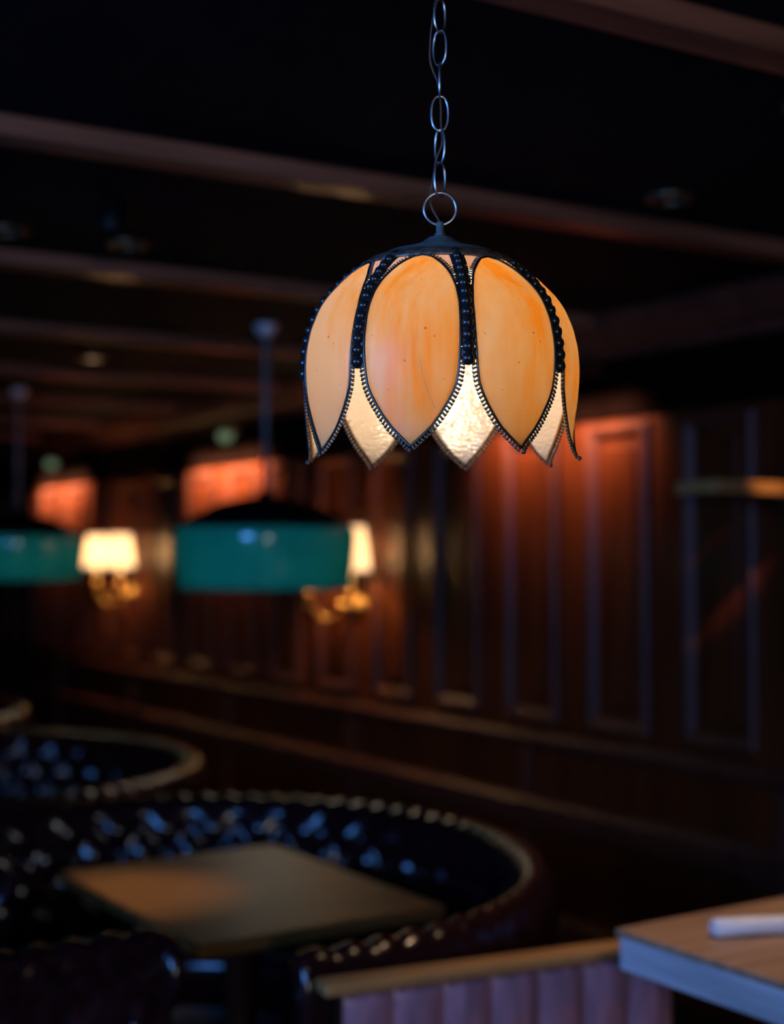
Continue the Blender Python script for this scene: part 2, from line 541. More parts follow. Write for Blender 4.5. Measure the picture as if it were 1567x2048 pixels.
# ------------------------------------------------------------------ tulip pendant
U = 1.643 / 2844.0                                   # metres per lamp unit
LAMP = Vector((0.942, 1.348, EYE))                   # axis of the lamp, at eye height
prof_pts = [(277, 194), (268.5, 206), (263, 222), (260.5, 245), (261.5, 265), (264, 285), (267, 305), (269, 325), (271, 350), (271.5, 373), (270.5, 395),
            (268, 415), (264, 434), (260, 450), (254, 466), (245, 487), (236, 502), (224, 518), (207, 537), (197, 548), (184, 560), (166, 574), (150, 584), (142, 590)]


def R_of(h):
    p = prof_pts
    if h <= p[0][1]:
        return p[0][0]
    for i in range(len(p) - 1):
        h0, h1 = p[i][1], p[i + 1][1]
        if h <= h1:
            t = (h - h0) / (h1 - h0)
            pm = p[i - 1] if i > 0 else p[i]
            pn = p[i + 2] if i + 2 < len(p) else p[i + 1]
            m0 = (p[i + 1][0] - pm[0]) / max(1e-6, (h1 - pm[1])) * (h1 - h0)
            m1 = (pn[0] - p[i][0]) / max(1e-6, (pn[1] - h0)) * (h1 - h0)
            return ((2 * t ** 3 - 3 * t * t + 1) * p[i][0] + (t ** 3 - 2 * t * t + t) * m0
                    + (-2 * t ** 3 + 3 * t * t) * p[i + 1][0] + (t ** 3 - t * t) * m1)
    return p[-1][0]


ang_pts = [(202, 0.0), (214, 2.6), (227, 5.6), (240, 8.4), (260, 11.6), (281, 14.4), (300, 16.5), (318, 18.0), (338, 18.7), (357, 19.0), (393, 19.5), (431, 19.7), (469, 19.7),
           (502, 18.8), (525, 17.2), (540, 15.2), (553, 12.4), (563, 9.4), (569, 6.8), (573, 3.6), (575, 0.0)]


def A_of(h):
    p = ang_pts
    if h <= p[0][0] or h >= p[-1][0]:
        return 0.0
    for i in range(len(p) - 1):
        if h <= p[i + 1][0]:
            t = (h - p[i][0]) / (p[i + 1][0] - p[i][0])
            return p[i][1] + t * (p[i + 1][1] - p[i][1])
    return 0.0


def surf(a, h, off=0.0, bulge=True):
    """point on the lamp's petal surface, a in degrees from petal centre; local -Y is petal centre"""
    r = R_of(h)
    if bulge:
        r *= 1 + 0.022 * (1 - min(1, (a / 20.0) ** 2)) * min(1, max(0, (h - 200) / 60.0)) * min(1, max(0, (580 - h) / 60.0))
    r += off
    t = math.radians(a)
    return Vector((r * math.sin(t) * U, -r * math.cos(t) * U, h * U))


lamp = empty('tulip_pendant_lamp', LAMP, math.radians(-46.6))
tag(lamp, 'amber glass tulip pendant lamp with black beaded petals hanging on a chain', 'pendant lamp')

# --- one petal: shell with amber outside and cream inside
hs = []
h = 202.0
while h < 575:
    hs.append(h)
    h += 7 if (h > 235 and h < 540) else 4
hs.append(575.0)
NC = 14
V, F, FM = [], [], []
for side in (0, 1):
    for hh_ in hs:
        a = A_of(hh_)
        for c in range(NC + 1):
            V.append(surf(-a + 2 * a * c / NC, hh_, 0.0 if side == 0 else -5.0))
nr, nc = len(hs), NC + 1
for side in (0, 1):
    b = side * nr * nc
    for i in range(nr - 1):
        for c in range(NC):
            q = [b + i * nc + c, b + i * nc + c + 1, b + (i + 1) * nc + c + 1, b + (i + 1) * nc + c]
            F.append(q if side == 0 else q[::-1])
            FM.append(side)
for i in range(nr - 1):
    for c, flip in ((0, 0), (NC, 1)):
        o1, o2 = i * nc + c, (i + 1) * nc + c
        q = [o1, o2, nr * nc + o2, nr * nc + o1]
        F.append(q if not flip else q[::-1])
        FM.append(0)
petal0 = mesh_obj('petal', V, F, [M['slag_out'], M['slag_in']], lamp, True, FM)
bm = bmesh.new(); bm.from_mesh(petal0.data)
bmesh.ops.remove_doubles(bm, verts=bm.verts, dist=1e-6)
bm.to_mesh(petal0.data); bm.free()

# came: dark wire that frames the petal
outl = []
h = 202.0
hsf = [202 + (575 - 202) * k / 70.0 for k in range(71)]
right = [surf(A_of(x), x, 1.0) for x in hsf]
left = [surf(-A_of(x), x, 1.0) for x in hsf]
loop = right + left[::-1][1:-1]
came0 = tube('came', loop, 2.6 * U, M['black_metal'], petal0, 6, closed=True)

# fringe: little cast hooks outside the came, from the last bead to the tip
geo = []
HB = 358.0


def side_pt(s, t, out):
    hh_ = 202 + (HB - 202) * t
    p = surf(s * A_of(hh_), hh_, 1.0)
    p2 = surf(s * A_of(hh_ + 1.5), hh_ + 1.5, 1.0)
    p1 = surf(s * A_of(max(202.0, hh_ - 1.5)), max(202.0, hh_ - 1.5), 1.0)
    tan = (p2 - p1).normalized()
    rad = Vector((p.x, p.y, 0)).normalized()
    nrm = (tan.cross(rad)).normalized() * (1 if s > 0 else -1)
    # nrm points away from the petal, in its surface
    ctr = surf(0, hh_, 1.0)
    if nrm.dot(p - ctr) < 0:
        nrm = -nrm
    if hh_ < 203:
        nrm = (nrm + Vector((0, 0, -1.2))).normalized()
    return p + nrm * out * U, tan, nrm, rad


for s in (-1, 1):
    # arc-length parametrisation
    ts = [i / 200.0 for i in range(201)]
    pts = [side_pt(s, t, 0)[0] for t in ts]
    cum = [0.0]
    for i in range(200):
        cum.append(cum[-1] + (pts[i + 1] - pts[i]).length)
    nT = 25
    for j in range(nT):
        L_ = cum[-1] * (j + 0.35) / nT
        i = max(k for k in range(201) if cum[k] <= L_)
        t = ts[i]
        p, tan, nrm, rad = side_pt(s, t, 0)
        stepu = cum[-1] / nT / U
        # bar leaning along the edge + blob at its end
        a = p + nrm * 1.0 * U + tan * 0.5 * U
        m = p + nrm * 5.5 * U + tan * 0.2 * U + rad * 1.2 * U
        e = p + nrm * 10.5 * U - tan * 1.8 * U + rad * 0.5 * U
        geo.append(tube_geo([a, m, e], [2.1 * U, 2.3 * U, 2.6 * U], 5))
        b0 = p + nrm * 5.6 * U + tan * (stepu * 0.5) * U
        if j % 1 == 0:
            geo.append(tube_geo([p + nrm * 8.6 * U - tan * 2.0 * U, p + nrm * 10.0 * U + tan * 2.6 * U], 1.5 * U, 4))
for s in (-1, 1):
    for j in range(15):
        hh_ = 515 + 57 * (j / 14.0) ** 0.8
        p = surf(s * A_of(hh_), hh_, 1.0)
        q = surf(s * A_of(hh_ + 1), hh_ + 1, 1.0)
        tan = (q - p).normalized()
        rad = Vector((p.x, p.y, 0.12)).normalized()
        nrm = tan.cross(rad).normalized()
        if nrm.dot(p - surf(0, 480, 0.0)) < 0:
            nrm = -nrm
        geo.append(tube_geo([p + nrm * 1.0 * U, p + nrm * 9.0 * U], 1.5 * U, 5))
p, tan, nrm, rad = side_pt(1, 0.0, 0)
geo.append(sphere_geo(surf(0, 194, 1.0), 4.6 * U, 8, 6))
fr = multi('fringe', geo, M['fringe_metal'], petal0, smooth=True)
fr['kind'] = 'stuff'

crack = [surf(4.0 + 5.6 * t ** 1.6, 364 - 92 * t, 0.3) for t in [i / 16.0 for i in range(17)]]
CRACK = (crack, 0.55 * U)
for k in range(1, 8):
    c = share(petal0, lamp, rot=(0, 0, k * PI / 4))
    for ch in (came0, fr):
        share(ch, c)

tube('hairline_crack', CRACK[0], CRACK[1], M['crack'], petal0, 4)['label'] = 'thin pale crack line in the glass'
# --- bead strips between the petals
arc = []
h = 361.0
while h < 590:
    arc.append(h)
    h += 1.0


def strip_pt(a, h_, off):
    r = R_of(h_) + off
    t = math.radians(22.5 + a)
    return Vector((r * math.sin(t) * U, -r * math.cos(t) * U, h_ * U))


V, F = [], []
side_notch = {}
hs2 = [352 + (589 - 352) * k / 104.0 for k in range(105)]
for k_ in range(105):
    side_notch[k_] = k_ > 8 and k_ < 92 and (k_ % 9) == 5
for side in (0, 1):
    for hh_ in hs2:
        wdt = min(22.5 - A_of(hh_), 3.0 * 268 / R_of(hh_)) if hh_ > 360 else 2.6
        if side_notch[hs2.index(hh_)]:
            wdt -= 0.75
        for c in range(5):
            V.append(strip_pt(-wdt + 2 * wdt * c / 4, hh_, 1.5 if side == 0 else -4.5))
n2 = len(hs2) * 5
for side in (0, 1):
    for i in range(len(hs2) - 1):
        for c in range(4):
            b = side * n2
            q = [b + i * 5 + c, b + i * 5 + c + 1, b + (i + 1) * 5 + c + 1, b + (i + 1) * 5 + c]
            F.append(q if side == 0 else q[::-1])
for i in range(len(hs2) - 1):
    F.append([i * 5, (i + 1) * 5, n2 + (i + 1) * 5, n2 + i * 5])
    F.append([i * 5 + 4, n2 + i * 5 + 4, n2 + (i + 1) * 5 + 4, (i + 1) * 5 + 4])
for i in (0, len(hs2) - 1):
    F.append([i * 5 + c for c in range(5)] + [n2 + i * 5 + c for c in range(4, -1, -1)])
strip0 = mesh_obj('bead_strip', V, F, M['black_metal'], lamp, True)
# domed beads
P = [strip_pt(0, x, 0.8) for x in arc]
cum = [0.0]
for i in range(len(P) - 1):
    cum.append(cum[-1] + (P[i + 1] - P[i]).length)
beads = []
NB = 13
bead_mesh = None
for j in range(NB):
    L_ = (2.0 * U) + (cum[-1] - 12 * U) * j / (NB - 1)
    i = max(k for k in range(len(P)) if cum[k] <= L_)
    rb = (12.6 - 0.28 * j) * U
    p = P[i]
    if bead_mesh is None:
        V, F = sphere_geo((0, 0, 0), 1.0, 14, 9)
        b = mesh_obj('bead', V, F, M['bead_metal'], strip0, True)
        bead_mesh = b
    else:
        b = share(bead_mesh, strip0)
    b.location = p
    b.scale = (rb, rb, rb)
    beads.append(b)
# cream spandrel glass between the petal heads
V, F = [], []
hs3 = [538 + (589 - 538) * k / 14.0 for k in range(15)]
for side in (0, 1):
    for hh_ in hs3:
        wdt = max(0.5, 22.5 - A_of(hh_) + 0.6)
        for c in range(7):
            V.append(strip_pt(-wdt + 2 * wdt * c / 6, hh_, -2.0 if side == 0 else -6.0))
n3 = len(hs3) * 7
for side in (0, 1):
    for i in range(len(hs3) - 1):
        for c in range(6):
            b = side * n3
            q = [b + i * 7 + c, b + i * 7 + c + 1, b + (i + 1) * 7 + c + 1, b + (i + 1) * 7 + c]
            F.append(q if side == 0 else q[::-1])
sp0 = mesh_obj('spandrel', V, F, M['spandrel'], strip0, True)
for k in range(1, 8):
    c = share(strip0, lamp, rot=(0, 0, k * PI / 4))
    for b in beads + [sp0]:
        share(b, c)

# --- cap, flange, stem, ring
uu = lambda L_: [(r * U, z * U) for r, z in L_]
lathe('flange', uu([(166, 576), (163, 582), (150, 590), (143, 595), (138, 594), (145, 586), (160, 576), (163, 573)]), M['flange_metal'], lamp, 64, closed=True)
lathe('cap', uu([(0, 646), (16, 645.5), (24, 643), (36, 634), (50, 626), (64, 621), (68, 621), (70, 617), (84, 615), (98, 612), (110, 609), (113, 606), (126, 601), (140, 594.5), (145, 591), (144, 588), (120, 590), (40, 600), (0, 604)]),
      M['cap_metal'], lamp, 64)
lathe('stem', uu([(0, 675), (7, 675), (8, 673), (8, 652), (11, 651), (11.5, 647.5), (10, 644), (0, 644)]), M['cap_metal'], lamp, 20)
lathe('stem_washer', uu([(8.2, 648), (11.5, 648), (12, 646.5), (11.5, 645), (8.2, 645)]), M['chain_metal'], lamp, 24, closed=True)
# ring faces the camera; lamp frame is rotated, so undo it
CAMRZ = math.radians(-33) - lamp.rotation_euler[2]
ring_pts = [(32.5 * U * math.cos(2 * PI * k / 40), 0, 32.5 * U * math.sin(2 * PI * k / 40)) for k in range(40)]
tube('suspension_ring', ring_pts, 2.4 * U, M['chain_metal'], lamp, 8, True, loc=(0, 0, 702 * U)).rotation_euler = (0, 0, CAMRZ)


def link_pts(L_, W_):
    pts = []
    for k in range(36):
        a = 2 * PI * k / 36
        ca, sa = math.cos(a), math.sin(a)
        pts.append((W_ / 2 * (abs(ca) ** 0.8) * (1 if ca >= 0 else -1) * U, 0, L_ / 2 * (abs(sa) ** 0.9) * (1 if sa >= 0 else -1) * U))
    return pts


link0 = None
zc = 733 + 29
yaws = [50, -58, 4, 86, -42, 48, -48, 40, -50, 46, -44, 42]
for k in range(12):
    if link0 is None:
        link0 = tube('chain_link', link_pts(70, 34), 2.4 * U, M['chain_metal'], lamp, 8, True)
        o = link0
    else:
        o = share(link0, lamp)
    o.location = (0, 0, zc * U)
    o.rotation_euler = (0, 0, CAMRZ + math.radians(yaws[k]))
    zc += 67
    if zc * U + EYE > CEIL - 0.02:
        break
ztop = (CEIL - EYE) / U
# cord woven through the chain
cp = []
random.seed(3)
ctrl = [(0, 0, 672), (-4, 2, 682), (-16, 4, 705), (-20, 4, 730), (-14, 3, 762), (-8, -2, 800), (4, -4, 835), (2, 3, 880), (2, 3, 912),
        (-4, 4, 960), (-14, 4, 985), (-20, 0, 1010), (-18, -3, 1060), (-10, 3, 1110), (6, 4, 1180), (-4, 3, 1260), (8, -3, 1340), (0, 0, 1420), (0, 0, ztop - 14)]
for i in range(len(ctrl) - 1):
    p0 = Vector(ctrl[max(0, i - 1)]); p1 = Vector(ctrl[i]); p2 = Vector(ctrl[i + 1]); p3 = Vector(ctrl[min(len(ctrl) - 1, i + 2)])
    for s in range(6):
        t = s / 6.0
        q = 0.5 * ((2 * p1) + (-p0 + p2) * t + (2 * p0 - 5 * p1 + 4 * p2 - p3) * t * t + (-p0 + 3 * p1 - 3 * p2 + p3) * t ** 3)
        cp.append(q)
cp.append(Vector(ctrl[-1]))
rotm = Matrix.Rotation(CAMRZ, 3, 'Z')
tube('cord', [rotm @ (q * U) for q in cp], 1.9 * U, M['cord'], lamp, 6)
lathe('ceiling_rose', uu([(0, ztop - 40), (12, ztop - 39), (30, ztop - 26), (95, ztop - 12), (100, ztop - 4), (100, ztop - 1), (0, ztop - 1)]), M['cap_metal'], lamp, 40)
# socket and bulb inside
lathe('bulb_socket', uu([(0, 600), (22, 600), (26, 590), (26, 520), (22, 512), (0, 512)]), M['black_metal'], lamp, 20)
V, F = sphere_geo((0, 0, 455 * U), 52 * U, 20, 12, 1.15)
mesh_obj('bulb', V, F, M['bulb_main'], lamp, True)

# ------------------------------------------------------------------ teal drum pendants


def teal_pendant(x, y, label):
    t = empty('teal_drum_pendant', (x, y, CEIL))
    tag(t, label, 'pendant lamp', 'teal drum pendants over the aisle')
    R = 0.355
    zt, zb = 1.72 - CEIL, 1.475 - CEIL
    lathe('shade', [(R - 0.020, zb), (R - 0.014, zb + 0.04), (R - 0.007, zb + 0.10), (R - 0.002, zt - 0.09), (R, zt - 0.05), (R, zt - 0.03), (R - 0.003, zt - 0.012), (R - 0.012, zt),
                    (R - 0.022, zt - 0.004), (R - 0.010, zt - 0.02), (R - 0.008, zt - 0.05), (R - 0.010, zt - 0.09), (R - 0.015, zb + 0.10), (R - 0.022, zb + 0.04), (R - 0.028, zb)],
          M['teal'], t, 64, closed=True)
    lathe('shade_crown', [(R - 0.014, zt - 0.006), (R - 0.012, zt + 0.004), (R * 0.78, zt + 0.05), (R * 0.5, zt + 0.095), (R * 0.2, zt + 0.118), (0.03, zt + 0.122), (0.02, zt + 0.15), (0.0, zt + 0.15),
                          (0.0, zt + 0.115), (R * 0.2, zt + 0.108), (R * 0.5, zt + 0.085), (R * 0.78, zt + 0.04), (R - 0.03, zt - 0.008)], M['shade_black'], t, 48)
    lathe('rod', [(0, 0), (0.012, 0), (0.012, zt + 0.13), (0, zt + 0.13)], M['rod'], t, 16)
    lathe('canopy', [(0, -0.001), (0.045, -0.001), (0.045, -0.02), (0.028, -0.045), (0.014, -0.05), (0, -0.05)], M['canopy'], t, 24)
    V, F = sphere_geo((0, 0, zb + 0.13), 0.07, 16, 10)
    mesh_obj('bulb', V, F, M['bulb_teal'], t, True)
    return t


teal_pendant(2.655, 5.01, 'teal drum pendant with black crown on a steel rod, nearest the tulip pendant')
teal_pendant(2.535, 7.68, 'teal drum pendant with black crown at the left edge, overlapping a lit sconce')

# ------------------------------------------------------------------ wall sconces


def sconce(y, label):
    t = empty('wall_sconce', (XW, y, 1.36))
    tag(t, label, 'wall lamp', 'twin-arm wall sconces on the panelled wall')
    lathe_v, lathe_f = lathe_geo([(0, 0.0), (0.055, 0.0), (0.058, 0.008), (0.04, 0.02), (0.02, 0.03), (0.014, 0.05), (0.02, 0.065), (0.0, 0.08)], 24)
    rot = Matrix.Rotation(-PI / 2, 3, 'Y')
    mesh_obj('backplate', [rot @ v for v in lathe_v], lathe_f, M['brass'], t, True)
    V, F = sphere_geo((-0.10, 0, 0.0), 0.03, 14, 10)
    mesh_obj('ball', V, F, M['brass'], t, True)
    for s in (-1, 1):
        pts = []
        for k in range(13):
            q = k / 12.0
            pts.append((-0.08 - 0.10 * math.sin(q * PI / 2), s * 0.20 * q, -0.075 * math.sin(q * PI) + 0.06 * q * q))
        arm = tube('arm', pts, 0.008, M['brass'], t, 8)
        px, py, pz = pts[-1]
        lathe('drip_cup', [(0, -0.035), (0.012, -0.03), (0.018, -0.02), (0.012, -0.008), (0.03, 0.0), (0.034, 0.008), (0.012, 0.012), (0.014, 0.03), (0, 0.03)], M['brass'], t, 20, loc=(px, py, pz))
        V, F = sphere_geo((px, py, pz - 0.058), 0.026, 14, 10)
        mesh_obj('finial', V, F, M['brass'], t, True)
        lathe('candle_sleeve', [(0, 0), (0.012, 0), (0.012, 0.10), (0, 0.10)], M['cup'], t, 12, loc=(px, py, pz + 0.03))
        sh = lathe('shade', [(0.095, 0.0), (0.092, 0.03), (0.07, 0.19), (0.066, 0.215), (0.062, 0.213), (0.066, 0.19), (0.088, 0.03), (0.091, 0.0)], M['lampshade'], t, 32, loc=(px, py, pz + 0.115), closed=True)
        V, F = sphere_geo((px, py, pz + 0.20), 0.024, 12, 8, 1.3)
        mesh_obj('bulb', V, F, M['bulb_sconce'], t, True)
    return t


sconce(5.98, 'brass twin-arm wall sconce with cream shades beside the nearer teal pendant')
sconce(8.83, 'brass twin-arm wall sconce with cream shades beyond the far teal pendant')

# ------------------------------------------------------------------ downlights and wall washers


def downlight(x, y, lit, label, power=0.0, tilt=(0, 0), angle=70, color=(1, 0.66, 0.38), blend=0.8):
    t = empty('recessed_downlight', (x, y, CEIL))
    tag(t, label, 'ceiling light', 'recessed ceiling downlights')
    lathe('trim_ring', [(0.045, -0.001), (0.062, -0.001), (0.064, -0.006), (0.058, -0.012), (0.047, -0.014), (0.044, -0.008)], M['trim_ring'], t, 32, closed=True)
    lathe('lens', [(0, -0.004), (0.03, -0.005), (0.0445, -0.003), (0.0445, -0.0005), (0, -0.0005)], M['lens_on' if lit else 'lens_off'], t, 24)
    if power:
        o = light('downlight_beam', 'SPOT', (0, 0, -0.03), power, color, t, spot_size=math.radians(angle), spot_blend=blend, shadow_soft_size=0.03)
        o.rotation_euler = (math.radians(tilt[0]), math.radians(tilt[1]), 0)
    return t


downlight(2.42, 6.28, True, 'lit recessed ceiling downlight between the two teal pendant rods', 10)
downlight(1.62, 3.93, False, 'unlit recessed ceiling downlight with brass ring, left of the tulip dome', 0)
downlight(1.26, 3.95, False, 'unlit recessed ceiling downlight cut by the left edge', 0)
downlight(2.58, 2.66, False, 'unlit recessed ceiling downlight right of the pendant chain', 0)



def can(x, y, label, power, angle, aim, blend=1.0, color=(1, 0.62, 0.36)):  # added spots with hidden lens, put in to brighten table and shelf
    t = empty('added_spotlight_can', (x, y, CEIL))
    tag(t, label, 'spotlight', 'added black spotlight cans on the ceiling')
    lathe('can_body', [(0, -0.001), (0.035, -0.001), (0.035, -0.075), (0.032, -0.08), (0.029, -0.078), (0.029, -0.02), (0, -0.02)], M['shade_black'], t, 28)
    lathe('lens', [(0, -0.030), (0.02, -0.029), (0.028, -0.025), (0.028, -0.0205), (0, -0.0205)], M['lens_on'], t, 20)
    o = light('can_fill_beam', 'SPOT', (0, 0, -0.075), power, color, t, spot_size=math.radians(angle), spot_blend=blend, shadow_soft_size=0.02)
    o.rotation_euler = (Vector(aim) - Vector((x, y, CEIL - 0.075))).to_track_quat('-Z', 'Y').to_euler()
    return t


can(1.40, 3.50, 'added small black spotlight can brightening the honey wood table', 110, 24, (1.42, 3.40, 0.75))
can(2.95, 2.30, 'added small black spotlight can brightening the wall shelf, beyond the right edge', 95, 11, (3.42, 3.1, 1.86), color=(1, 0.5, 0.2))


def washer(y, label, power, green=True, color=(1, 0.58, 0.34)):
    t = empty('wall_washer', (XW, y, 2.27))
    tag(t, label, 'wall light', 'slim washers under the cornice')
    for q in (-0.3, 0.3):
        tube('bracket_arm', [(-0.001, q, 0.03), (-0.12, q, 0.06), (-0.22, q, 0.03)], 0.008, M['dark_wood'], t, 8)
    V, F = [], []
    hp = [(-0.265, -0.005), (-0.262, 0.03), (-0.225, 0.045), (-0.19, 0.03), (-0.186, 0.012), (-0.19, 0.010), (-0.222, 0.036), (-0.255, 0.022), (-0.259, -0.005)]
    n = len(hp)
    for q in (-0.48, 0.48):
        V += [Vector((a_, q, b_)) for a_, b_ in hp]
    F = [[i, (i + 1) % n, n + (i + 1) % n, n + i] for i in range(n)] + [list(range(n))[::-1], [n + i for i in range(n)]]
    mesh_obj('hood', V, F, M['dark_wood'], t, False)
    if green:
        V, F = sphere_geo((-0.255, -0.43, -0.012), 0.04, 16, 10, 0.8)
        mesh_obj('lens', V, F, M['lens_green'], t, True)
    o = light('washer_beam', 'AREA', (-0.215, 0, 0.0), power, color, t, shape='RECTANGLE', size=0.94, size_y=0.025, spread=math.radians(76))
    d = Vector((0.215, 0, -0.215))
    o.rotation_euler = (d.to_track_quat('-Z', 'X') @ Matrix.Rotation(0, 3, 'Z').to_quaternion()).to_euler()
    zq = d.normalized()
    xq = Vector((0, 1, 0))
    m3 = Matrix((xq, (-zq).cross(xq), -zq)).transposed()
    o.rotation_euler = m3.to_euler()
    return t


washer(7.40, 'slim wall light with round greenish lens above the nearer teal pendant', 17)
washer(10.15, 'slim wall light with round greenish lens above the far teal pendant', 17)
washer(4.45, 'slim dark wall light without lens under the cornice, right of the tulip pendant', 7, False, (1, 0.55, 0.33))

# ------------------------------------------------------------------ tufted seating


def tufted_back(name, path, inn, parent, z0=0.40, ztop=0.80, th=0.16, cell=0.078, rows=4, amp=0.04, outer_tuft=True):
    """closed tufted back swept along path (list of points, uniform); inn: inward unit normals. Returns the back and button sites"""
    n = len(path)
    cum = [0.0]
    for i in range(n - 1):
        cum.append(cum[-1] + (path[i + 1] - path[i]).length)
    NZ = 18
    rr = th * 0.42
    V, F = [], []
    vh = (ztop - rr * 1.2 - z0)

    def pil(u, v):
        p_, q_ = u / cell * 0.5 + v * rows / 2.0, u / cell * 0.5 - v * rows / 2.0
        return (abs(math.sin(PI * p_)) * abs(math.sin(PI * q_))) ** 0.45

    m = None
    for i in range(n):
        P_, N_ = path[i], inn[i]
        ring = []
        for k in range(NZ + 1):                         # inner face, bottom to top
            v = k / NZ
            z = z0 + vh * v
            d = th / 2 - 0.03 * v + amp * (pil(cum[i], v) - 0.5)
            ring.append(P_ + N_ * d + Vector((0, 0, z)))
        for k in range(1, 9):                          # rolled top
            a = PI * k / 9
            gath = 0.012 * abs(math.sin(PI * cum[i] / cell))
            ring.append(P_ + N_ * ((th / 2 - 0.03) * math.cos(a)) + Vector((0, 0, ztop - rr * 1.2 + (rr * 1.2 + gath) * math.sin(a))))
        for k in range(NZ + 1):                         # outer face, top to bottom
            v = 1 - k / NZ
            z = z0 * 0.05 + (ztop - rr * 1.2 - z0 * 0.05) * v
            d = th / 2 - 0.03 + (0.012 * (pil(cum[i], v * 1.6) - 0.5) if outer_tuft and v > 0.4 else 0)
            ring.append(P_ - N_ * d + Vector((0, 0, z)))
        ring.append(P_ + N_ * (th / 2 - 0.05) + Vector((0, 0, 0.03)))
        if m is None:
            m = len(ring)
        V += ring
    for i in range(n - 1):
        for k in range(m):
            F.append([i * m + k, i * m + (k + 1) % m, (i + 1) * m + (k + 1) % m, (i + 1) * m + k])
    F.append([k for k in range(m)][::-1])
    F.append([(n - 1) * m + k for k in range(m)])
    ob = mesh_obj(name, V, F, M['leather'], parent, True)
    # button sites: p and q both integers
    sites = []
    total = cum[-1]
    for a in range(0, int(total / cell) + 1):
        for r in range(0, rows + 1):
            if (a + r) % 2:
                continue
            u, v = a * cell, r / rows
            if v < 0.15 or v > 0.98 or u < 0.04 or u > total - 0.04:
                continue
            i = min(range(n), key=lambda k: abs(cum[k] - u))
            sites.append((path[i] + inn[i] * (th / 2 - 0.03 * v - amp * 0.42) + Vector((0, 0, z0 + vh * v)), inn[i]))
            if outer_tuft and v > 0.3:
                sites.append((path[i] - inn[i] * (th / 2 - 0.03 + 0.004) + Vector((0, 0, z0 + vh * v)), -inn[i]))
    return ob, sites


BUTTON = None


def add_buttons(sites, parent):
    global BUTTON
    for p, nn in sites:
        if BUTTON is None:
            V, F = sphere_geo((0, 0, 0), 0.014, 10, 6, 1.0)
            V = [Vector((v.x, v.y, v.z * 0.6)) for v in V]
            BUTTON = mesh_obj('button', V, F, M['button'], parent, True)
            b = BUTTON
        else:
            b = share(BUTTON, parent)
        b.location = p
        b.rotation_euler = Vector((nn.x, nn.y, 0)).to_track_quat('Z', 'Y').to_euler()


def arc_cushion(name, r0, r1, z0, z1, a0, a1, mat, parent, seg=60, bev=0.04):
    prof = [(r0, z0), (r0, z1 - bev), (r0 + bev * 0.3, z1 - bev * 0.3), (r0 + bev, z1), (r1, z1), (r1, z0)]
    V, F = [], []
    n = len(prof)
    for k in range(seg + 1):
        a = a0 + (a1 - a0) * k / seg
        for r, z in prof:
            V.append(Vector((r * math.cos(a), r * math.sin(a), z)))
    for k in range(seg):
        for i in range(n):
            j = (i + 1) % n
            F.append([k * n + i, k * n + j, (k + 1) * n + j, (k + 1) * n + i])
    F.append(list(range(n)))
    F.append([seg * n + i for i in range(n)][::-1])
    return mesh_obj(name, V, F, mat, parent, True)


def booth(x, y, label):
    t = empty('horseshoe_booth', (x, y, 0))
    tag(t, label, 'booth', 'round tufted booths along the room')
    a0, a1 = math.radians(-98), math.radians(112)
    n = 260
    path, inn = [], []
    for k in range(n + 1):
        a = a0 + (a1 - a0) * k / n
        path.append(Vector((0.96 * math.cos(a), 0.96 * math.sin(a), 0)))
        inn.append(Vector((-math.cos(a), -math.sin(a), 0)))
    ob, sites = tufted_back('back', path, inn, t, ztop=0.825)
    add_buttons(sites, t)
    arc_cushion('seat', 0.50, 0.885, 0.30, 0.45, a0 + 0.02, a1 - 0.02, M['leather'], t)
    arc_cushion('plinth', 0.55, 0.88, 0.0, 0.30, a0 + 0.03, a1 - 0.03, M['dark_wood'], t, bev=0.01)
    return t


b1 = booth(1.5, 3.4, 'oxblood tufted horseshoe booth around the honey wood table')
for yy, lb in ((5.46, 'oxblood tufted horseshoe booth right behind the front booth'), (7.52, 'farthest oxblood tufted horseshoe booth, mostly in the dark')):
    c = tree_copy(b1)
    c.location = (1.5, yy, 0)
    c['label'] = lb

# settee facing the booth, cut by the left edge
st = empty('tufted_settee', (0.9, 3.3, 0))
tag(st, 'tufted leather settee at the left edge, facing the booth table', 'settee')
ctrl = []
path, inn = [], []
W2, X_F, X_B, RC = 0.52, 0.33, -0.42, 0.22
raw = []
for k in range(60):
    raw.append((Vector((X_F + (X_B + RC - X_F) * k / 60.0, -W2, 0)), Vector((0, 1, 0))))
for k in range(30):
    a = -PI / 2 - (PI / 2) * k / 30.0
    raw.append((Vector((X_B + RC + RC * math.cos(a), -W2 + RC + RC * math.sin(a), 0)), Vector((-math.cos(a), -math.sin(a), 0))))
for k in range(60):
    raw.append((Vector((X_B, -W2 + RC + (2 * W2 - 2 * RC) * k / 60.0, 0)), Vector((1, 0, 0))))
for k in range(30):
    a = PI - (PI / 2) * k / 30.0
    raw.append((Vector((X_B + RC + RC * math.cos(a), W2 - RC + RC * math.sin(a), 0)), Vector((-math.cos(a), -math.sin(a), 0))))
for k in range(61):
    raw.append((Vector((X_B + RC + (X_F - X_B - RC) * k / 60.0, W2, 0)), Vector((0, -1, 0))))
ob, sites = tufted_back('back', [p for p, _ in raw], [q for _, q in raw], st, ztop=0.82, th=0.17)
add_buttons(sites, st)
box('seat', X_B + 0.09, X_F - 0.01, -W2 + 0.09, W2 - 0.09, 0.28, 0.45, M['leather'], st, 0.03)
box('plinth', X_B + 0.1, X_F - 0.05, -W2 + 0.1, W2 - 0.1, 0.0, 0.28, M['dark_wood'], st)
